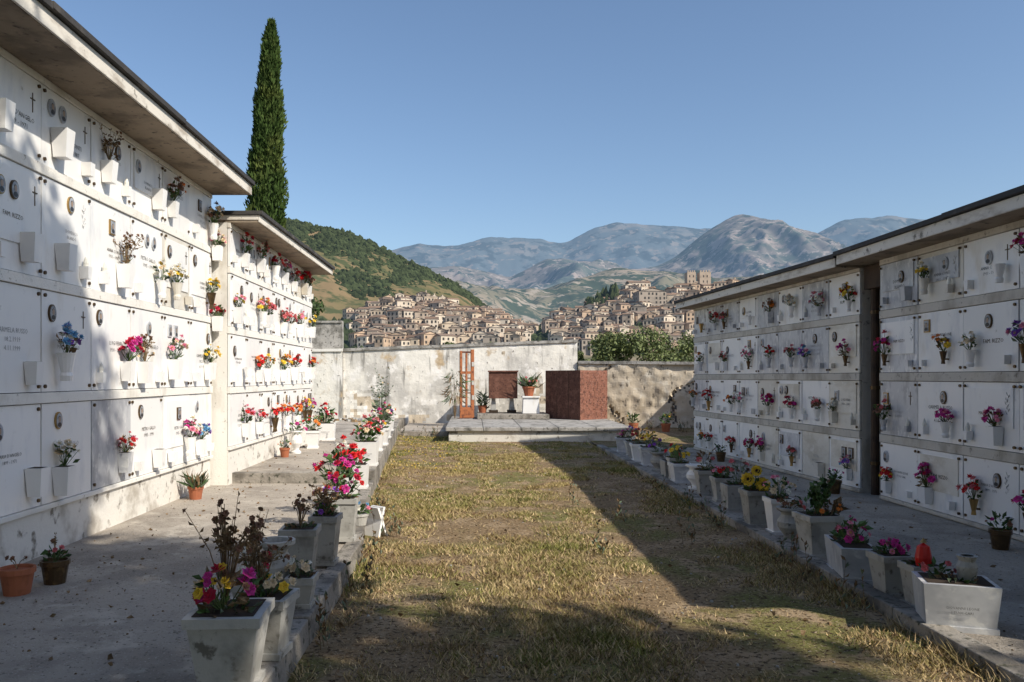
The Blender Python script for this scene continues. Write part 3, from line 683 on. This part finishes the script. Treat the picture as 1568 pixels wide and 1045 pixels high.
place('marble_planter',2.66,5.62,zr,pi/2-.2,lambda mb:(rect(mb,.5,.24,.24,'marble_grey'),mb.bouquet((-.05,0,.22),.15,.18,['magenta','pink'],n=16,r=.026,nl=26),mb.bouquet((.12,0,.22),.12,.13,['magenta','crimson'],n=6,r=.024,nl=26)))
place('marble_planter',2.68,5.12,zr,.05,lambda mb:(sq_vase(mb,.21,.27,'marble_old'),mb.bouquet((0,0,.26),.1,.1,['pink','magenta'],n=12,r=.026,nl=14)))
def f_(mb):
    sq_vase(mb,.19,.27,'marble_old'); mb.bouquet((.05,.05,.26),.07,.06,['brown'],n=3,r=.02,nl=6)
    mb.lathe([(.001,.272),(.04,.272),(.046,.32),(.034,.39),(.001,.41)],(-.02,-.06,0),'red_plastic',12); mb.lathe([(.001,.41),(.02,.412),(.001,.44)],(-.02,-.06,0),'brass',8)
place('planter_with_red_lantern',2.72,4.84,zr,0,f_)
place('marble_planter',2.72,4.5,zr,-.3,lambda mb:(rect(mb,.38,.3,.26,'marble_grey'),mb.bouquet((-.08,.05,.25),.1,.1,['rose','brown'],n=5,r=.022,nl=10),mb.lathe([(.001,.262),(.045,.262),(.055,.34),(.04,.37),(.055,.4),(.035,.4)],(.06,0,0),'marble_old',12)))
for y,x in ((6.5,4.3),(9.6,4.35),(13.2,4.1)):
    place('plant_pot',x,y,zr,0,lambda mb:(pot(mb,.17,.16,'bronze'),mb.bouquet((0,0,.14),.12,.16,['brown','magenta'],n=4,r=.02,nl=24,leaf='leaf')))
for y,x in ((20.9,4.2),(20.7,5.0)):
    place('plant_pot',x,y,.02,0,lambda mb:(pot(mb,.26,.22,'terracotta'),mb.bouquet((0,0,.2),.2,.3,['brown','yellow'],n=6,r=.03,nl=40,leaf='leaf')))

# ------------------------------------------------------------------ trees
def leafcloud(cent,rad,n,size,shell=.55,up=0.0):
    cent=np.array(cent,float);rad=np.array(rad,float); k=len(cent)
    idx=np.random.randint(0,k,n); d=np.random.normal(size=(n,3)); d/=np.linalg.norm(d,axis=1)[:,None]
    r=shell+(1-shell)*np.random.rand(n); p=cent[idx]+d*rad[idx]*r[:,None]*np.random.uniform(.85,1.12,n)[:,None]
    a=np.random.normal(size=(n,3)); a[:,2]+=up; a/=np.linalg.norm(a,axis=1)[:,None]
    b=np.cross(a,np.random.normal(size=(n,3))); b/=np.linalg.norm(b,axis=1)[:,None]
    s=size*np.random.uniform(.6,1.3,n)[:,None]
    return np.stack([p-a*s,p+b*s*.42,p+a*s,p-b*s*.42],1)
def tree(name,pos,H,cr,nblob,nleaf,leafsize,m,trunk=.16,zlo=.45,flat=.8,lean=(0,0)):
    x,y,z=pos; mb=MB(); base=Vector((x,y,z-.1)); fork=Vector((x+.1+lean[0]*.4,y+lean[1]*.4,z+H*zlo*.8))
    mb.tube(base,base.lerp(fork,.5)+Vector((.05,0,0)),trunk,trunk*.8,'bark',10); mb.tube(base.lerp(fork,.5)+Vector((.05,0,0)),fork,trunk*.8,trunk*.6,'bark',10)
    C=[];RR=[]
    for i in range(nblob):
        a=R.uniform(0,6.28); q=R.uniform(.15,.8); zz=R.uniform(zlo,.9)
        c=Vector((x+lean[0]+math.cos(a)*cr*q,y+lean[1]+math.sin(a)*cr*q,z+H*zz)); C.append(tuple(c)); r=cr*R.uniform(.28,.48); RR.append((r,r,r*flat))
        mid=fork.lerp(c,.5)+Vector((0,0,-.1*cr*.3)); mb.tube(fork,mid,trunk*.45,trunk*.25,'bark',6); mb.tube(mid,c,trunk*.25,trunk*.08,'bark',5)
    t=mb.obj('trunk'); V=leafcloud(C,RR,nleaf,leafsize)
    l=fast('foliage',V,4,[m]); parent(name,[t,l])
tree('unseen_tree',(3.9,-2.5,0),10.6,2.8,14,7000,.19,'tree_leaf',.22,.52,lean=(-.9,2.0))
for x,y,H,cr in ((7.0,-3.1,11.0,3.1),(10.4,-5.3,11.0,3.0),(13.6,-5.4,11.2,3.1),(3.2,-5.5,11,3.2)):
    tree('unseen_tree',(x,y,0),H,cr,16,9000,.2,'tree_leaf',.22,.5)
for x,y,H,cr in ((-9,-7,13,4),(-3.5,-7.5,13,4),(1.5,-9.5,14,4.2),(8,-9.5,14,4.2),(-8.5,-1.5,10,3.2),(14,-10.5,14,4.2)):  # unseen trees added behind the camera to block sky and deepen foreground shade
    tree('unseen_tree',(x,y,0),H,cr,22,6500,.36,'tree_leaf',.26,.22)
for x,y,H,cr in ((1.9,42,3.9,1.3),(6.3,34,3.5,1.6),(8.2,35,3.7,1.9),(10.2,36,3.4,1.7),(-4.6,34,3.2,.7),(12.5,38,3.4,1.6),(7.2,44,4.4,1.6),(4.9,36,2.8,1.0)):
    tree('olive_tree',(x,y,-.05),H,cr,15,5200,.09,'olive_leaf',.1,.25)
tree('oak_tree',(-6.9,32,-.05),5.6,1.2,14,5000,.1,'tree_leaf',.15,.3)
for x,y,H in ((-2.6,60,4.2),(-4.6,70,4.0),(0.3,75,4.0)):
    tree('shrub',(x,y,-.05),H,1.6,10,2200,.14,'olive_leaf',.1,.2)
def cypress(x,y,H,w):
    prof_z=[0,.05,.15,.35,.55,.7,.82,.9,.96,1.0]; prof_r=[.5,.75,.95,1.0,.86,.7,.52,.42,.25,.03]
    n=34000; t=np.random.rand(n)**.85*0.99+.01; a=np.random.rand(n)*2*pi
    rr=np.interp(t,prof_z,prof_r)*w/2
    mod=np.array([1+.34*noise.noise(Vector((math.cos(q)*1.6,math.sin(q)*1.6,tt*H*.9)))+.36*noise.noise(Vector((math.cos(q)*4,math.sin(q)*4,tt*H*2.2))) for q,tt in zip(a,t)])
    r=rr*mod*(1-.38*np.random.rand(n)**2)
    lean=t*.22+.05*np.sin(t*7)
    p=np.stack([x+lean+np.cos(a)*r,y+np.sin(a)*r,t*H],1)
    d=np.stack([np.cos(a)*.35,np.sin(a)*.35,np.ones(n)],1)+np.random.normal(size=(n,3))*.3; d/=np.linalg.norm(d,axis=1)[:,None]
    b=np.cross(d,np.random.normal(size=(n,3))); b/=np.linalg.norm(b,axis=1)[:,None]
    s=np.random.uniform(.06,.18,n)[:,None]
    V=np.stack([p,p+b*s*.22+d*s*.5,p+d*s*1.2,p-b*s*.22+d*s*.5],1)
    f=fast('foliage',V,4,['cypress_leaf'])
    mb=MB()
    mb.lathe([(max(.01,np.interp(q,prof_z,prof_r)*w/2*.5),q*H) for q in np.linspace(.03,.9,20)],(x+.1,y,0),'tree_leaf',12)  # solid core added inside the foliage to block light, besides the trunk
    mb.tube((x,y,-.1),(x,y,H*.2),.16,.12,'bark',10)
    parent('cypress_tree',[f,mb.obj('trunk')])
cypress(-6.85,26.0,13.0,1.32)

# ------------------------------------------------------------------ hills (skyline heights as pixel offsets, scaled by range)
def prof_fn(pts):
    xs=[p[0] for p in pts]; zs=[p[1] for p in pts]
    return lambda d: float(np.interp(d,xs,zs))
def ridge(name,pts,Yc,Yf,Yb,nx,ny,amp,ns,m,p=1.0,crest=.0,rough=0,octv=6):
    pf=prof_fn(pts); k=Yc/1220; x0=pts[0][0]*k;x1=pts[-1][0]*k
    xs=np.linspace(x0,x1,nx)
    zraw=np.array([pf(x/k)*k for x in xs]); w=max(1,int(nx*.007)); ker=np.ones(2*w+1)/(2*w+1)
    zsm=np.convolve(np.pad(zraw,w,mode='edge'),ker,mode='valid')
    ys=list(np.linspace(Yf,Yc,ny))+list(np.linspace(Yc,Yb,6))[1:]
    vs=[]
    for Yy in ys:
        for xi,x in enumerate(xs):
            zc=zsm[xi]+rough*noise.fractal(Vector((x/ns*3,2,5)),.9,2.2,4)
            if Yy<=Yc: s=(Yy-Yf)/(Yc-Yf); z=zc*(s**p)
            else: s=1-(Yy-Yc)/(Yb-Yc); z=zc*s
            v=Vector((x/ns,Yy/ns*.4,3.1))
            g=noise.ridged_multi_fractal(v,.9,2.15,octv,1.0,2.0)-1.0
            wgt=(4*s*(1-s) if Yy<=Yc else .3*s)*.9+crest*s
            vs.append((x,Yy,max(-2,z+amp*g*wgt-(1-s)*4)))
    fs=[(j*nx+i,j*nx+i+1,(j+1)*nx+i+1,(j+1)*nx+i) for j in range(len(ys)-1) for i in range(nx-1)]
    mb=MB(); mb.add(vs,fs,m); return mb.obj(name,smooth=True)
far=[(-600,170),(-300,188),(-165,186),(-125,194),(-85,204),(-60,202),(-25,200),(20,214),(75,214),(125,205),(155,213),(190,228),(215,238),(265,233),(325,229),(365,228),(425,208),(500,201),(535,226),(565,240),(610,243),(645,247),(685,242),(775,232),(900,225)]
mid=[(-500,110),(-400,120),(-205,138),(-125,153),(-75,168),(-25,170),(15,163),(55,153),(105,178),(145,183),(195,173),(235,166),(275,168),(305,180),(345,213),(375,236),(405,250),(440,241),(475,226),(510,202),(575,178),(675,158),(900,140)]
near=[(-500,105),(-300,110),(-125,128),(-25,143),(35,133),(75,130),(125,138),(175,158),(215,166),(275,163),(335,153),(425,148),(600,140),(800,120)]
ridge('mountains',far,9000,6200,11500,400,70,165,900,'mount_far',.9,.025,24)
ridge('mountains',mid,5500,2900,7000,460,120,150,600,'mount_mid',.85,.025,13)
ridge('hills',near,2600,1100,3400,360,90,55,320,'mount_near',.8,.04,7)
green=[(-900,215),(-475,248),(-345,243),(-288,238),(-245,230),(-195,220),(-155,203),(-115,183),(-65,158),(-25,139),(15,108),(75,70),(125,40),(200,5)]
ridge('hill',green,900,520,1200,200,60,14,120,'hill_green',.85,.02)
gf=prof_fn(green)
def greenz(x,y):
    k=900/1220; s=max(0,min(1,(y-520)/380)); return gf(x/k)*k*s**.85-(1-s)*4
bm=bmesh.new(); bmesh.ops.create_icosphere(bm,subdivisions=1,radius=1.0); icoV=np.array([v.co[:] for v in bm.verts]); icoF=np.array([[v.index for v in f.verts] for f in bm.faces]); bm.free()
def blobs(name,P,S,m):
    P=np.array(P);S=np.array(S); n=len(P)
    V=icoV[None]*(1+.35*np.random.uniform(-1,1,(n,len(icoV),1)))*S[:,None,:]+P[:,None,:]
    nv=len(icoV); F=(icoF[None]+(np.arange(n)*nv)[:,None,None]).reshape(-1,3)
    me=bpy.data.meshes.new(name); me.from_pydata(V.reshape(-1,3).tolist(),[],F.tolist()); me.materials.append(MATS[m]); me.update()
    o=bpy.data.objects.new(name,me); scene.collection.objects.link(o); return o
P=[];S=[]
tries=0
while len(P)<6000 and tries<90000:
    tries+=1
    y=R.uniform(560,905); d=R.uniform(-330,60); x=d*y/1220
    nn=noise.noise(Vector((x/55,y/75,2)))+.5*noise.noise(Vector((x/16,y/20,7)))
    upper=(y-560)/345
    if nn+upper*.9-.35<R.uniform(-.1,.35): continue
    z=greenz(x,y); s_=R.uniform(1.5,3.8); P.append((x,y,z+s_*.6)); S.append((s_,s_,s_*R.uniform(.8,1.3)))
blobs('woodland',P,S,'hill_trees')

vil=[(-300,85),(-205,88),(-165,97),(-125,112),(-85,117),(-35,104),(-5,97),(35,86),(75,70),(105,79),(145,91),(185,102),(215,117),(250,131),(285,124),(325,130),(375,134),(475,122),(600,90)]
VY0,VY1=455,620
vf=prof_fn(vil)
def vz(x,y):
    k=VY1/1220; s=(y-VY0)/(VY1-VY0)
    if s<=1: s=max(0,s); return 14+(vf(x*1220/max(y,1))*k-14)*s**.9
    return vf(x*1220/y)*k*max(0,1-(s-1)*1.5)
vs=[];nx=160;ys=[380,420]+list(np.linspace(VY0,VY1,30))+[640,670,700,740]
for yy in ys:
    for x in np.linspace(-150,310,nx): vs.append((x,yy,(vz(x,yy) if yy>=VY0 else 14*(yy-380)/75)+noise.noise(Vector((x/12,yy/12,0)))*1.5))
fs=[(j*nx+i,j*nx+i+1,(j+1)*nx+i+1,(j+1)*nx+i) for j in range(len(ys)-1) for i in range(nx-1)]
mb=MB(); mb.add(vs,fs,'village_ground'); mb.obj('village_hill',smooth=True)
def house(mb,x,y,z,w,d,h,rot,wall,flat=False):
    M=Matrix.Translation((x,y,z))@Matrix.Rotation(rot,4,'Z'); mb.M=M
    mb.box((-w/2,-d/2,-5),(w/2,d/2,h),wall)
    e=.4; rh=min(w,d)*R.uniform(.14,.23)
    if flat: mb.box((-w/2-.2,-d/2-.2,h+.02),(w/2+.2,d/2+.2,h+.5),wall)
    elif R.random()<.55:
        vs=[(-w/2-e,-d/2-e,h+.03),(w/2+e,-d/2-e,h+.03),(w/2+e,d/2+e,h+.03),(-w/2-e,d/2+e,h+.03),(-w/2-e,0,h+rh),(w/2+e,0,h+rh)]
        mb.add(vs,[(0,1,5,4),(2,3,4,5),(1,2,5),(3,0,4),(3,2,1,0)],'house_roof')
    else:
        vs=[(-w/2-e,-d/2-e,h+.03),(w/2+e,-d/2-e,h+.03),(w/2+e,d/2+e,h+.03),(-w/2-e,d/2+e,h+.03),(0,-d/2-e,h+rh),(0,d/2+e,h+rh)]
        mb.add(vs,[(0,4,5,3),(4,1,2,5),(3,2,1,0)],'house_roof'); mb.add([(-w/2,-d/2-.03,h),(w/2,-d/2-.03,h),(0,-d/2-.03,h+rh*.92)],[(0,1,2)],wall)
    if R.random()<.4: mb.box((w*.2,-.5,h+.1),(w*.2+.8,.5,h+rh+1.2),wall)
    nf=max(1,int(h/2.9)); nc=max(1,int(w/2.5))
    for i in range(nc):
        for j in range(nf):
            if R.random()<.15: continue
            cx=-w/2+w*(i+.5)/nc+R.uniform(-.2,.2); cz=h-1.7-j*2.9; hh=R.choice([.8,.8,1.1])
            mb.add([(cx-.58,-d/2-.06,cz-hh),(cx+.58,-d/2-.06,cz-hh),(cx+.58,-d/2-.06,cz+.75),(cx-.58,-d/2-.06,cz+.75)],[(0,1,2,3)],'house_window')
    nc=max(1,int(d/3.0))
    for sx in (-1,1):
        for i in range(nc):
            for j in range(nf):
                if R.random()<.3: continue
                cy=-d/2+d*(i+.5)/nc; cz=h-1.7-j*2.9; X_=sx*(w/2+.06)
                mb.add([(X_,cy-.5,cz-.8),(X_,cy+.5,cz-.8),(X_,cy+.5,cz+.7),(X_,cy-.5,cz+.7)],[(0,1,2,3)],'house_window')
mb=MB(); TP=[];TS=[]
nr_=20
for j in range(nr_):
    s=(j+.2)/nr_; y=VY0+(VY1-VY0)*s
    x=-200*y/1220+R.uniform(0,6)
    while x<400*y/1220:
        w=R.uniform(5,10.5); dd=x*1220/y
        dens=noise.noise(Vector((x/22,y/22,9)))
        gap=abs(dd-92)<(26-22*s)
        if (dens<-.2 and R.random()<.7) or gap or (dd<-185 and R.random()<.5):
            for q in range(4):
                s_=R.uniform(1.4,2.8); px_=x+R.uniform(-3,6);py_=y+R.uniform(-3,3); TP.append((px_,py_,vz(px_,py_)+s_*.7));TS.append((s_,s_,s_*1.1))
            x+=w; continue
        yy=y+R.uniform(-3.5,3.5)
        house(mb,x+w/2,yy,vz(x+w/2,yy),w,R.uniform(6,10),R.uniform(5,10.5),R.uniform(-.6,.6),R.choice(['house_0','house_0','house_1','house_2','house_2','house_3','house_4']),flat=R.random()<.08)
        if R.random()<.25: s_=R.uniform(1.3,2.6); TP.append((x,yy-5,vz(x,yy-5)+s_*.6));TS.append((s_,s_,s_*1.3))
        x+=w+R.uniform(-.8,2.4)
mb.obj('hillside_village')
for i in range(45):
    d=R.uniform(172,222); y=R.uniform(590,622); x=d*y/1220; s_=R.uniform(2.0,3.2); TP.append((x,y,vz(x,y)+s_*1.6+3));TS.append((s_*.8,s_*.8,s_*2.4))
for i in range(120):
    d=R.uniform(-260,-190); y=R.uniform(470,610); x=d*y/1220; s_=R.uniform(2.0,3.4); TP.append((x,y,vz(x,y)+s_*.6));TS.append((s_,s_,s_*1.1))
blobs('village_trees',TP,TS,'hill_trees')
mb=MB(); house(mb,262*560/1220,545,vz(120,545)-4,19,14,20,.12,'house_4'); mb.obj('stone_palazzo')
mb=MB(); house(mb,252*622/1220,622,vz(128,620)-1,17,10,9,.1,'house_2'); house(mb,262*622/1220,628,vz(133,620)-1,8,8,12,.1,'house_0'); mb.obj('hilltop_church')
mb=MB()
for dx,w,h in ((-5.5,6.5,19),(5,8.5,19)):
    mb.M=Matrix.Translation((172+dx,612,vz(172,612)-2)); mb.box((-w/2,-4,-5),(w/2,4,h),'house_1')
    for i in range(4): mb.box((-w/2+w*i/4+.2,-4.03,h+.01),(-w/2+w*(i+.6)/4,-3.0,h+1.3),'house_1')
    for i in range(2):
        for q in range(2): mb.add([(-1.8+i*2.8,-4.05,h-4-q*4),(-1.0+i*2.8,-4.05,h-4-q*4),(-1.0+i*2.8,-4.05,h-2.4-q*4),(-1.8+i*2.8,-4.05,h-2.4-q*4)],[(0,1,2,3)],'house_window')
mb.M=Matrix.Translation((172,612,vz(172,612)-2)); mb.box((-3,-3,-5),(1,3,12),'house_1')
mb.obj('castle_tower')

# ------------------------------------------------------------------ light, sky, camera
sd=Vector((1.0,-.75,1.0)).normalized()
el=math.asin(sd.z); az=math.atan2(sd.x,sd.y)
w=bpy.data.worlds.new('World'); scene.world=w; w.use_nodes=True; nt=w.node_tree
sk=nt.nodes.new('ShaderNodeTexSky'); sk.sky_type='NISHITA'; sk.sun_disc=False; sk.sun_elevation=el; sk.sun_rotation=az
sk.altitude=100; sk.air_density=1.05; sk.dust_density=1.3; sk.ozone_density=3.2
bg=nt.nodes['Background']; bg.inputs['Strength'].default_value=.15
nt.links.new(sk.outputs[0],bg.inputs['Color'])
sl=bpy.data.lights.new('sun','SUN'); sl.energy=5.0; sl.angle=math.radians(.5); sl.color=(1,.925,.80)
so=bpy.data.objects.new('sun',sl); scene.collection.objects.link(so); so.rotation_euler=(-sd).to_track_quat('-Z','Y').to_euler(); so.location=(20,-15,30)
cam=bpy.data.cameras.new('camera'); co=bpy.data.objects.new('camera',cam); scene.collection.objects.link(co)
co.location=(0,0,1.45); co.rotation_euler=(pi/2,0,0); cam.lens=28; cam.sensor_width=36; cam.shift_x=.0376; cam.shift_y=.035
cam.clip_start=.05; cam.clip_end=30000
scene.camera=co
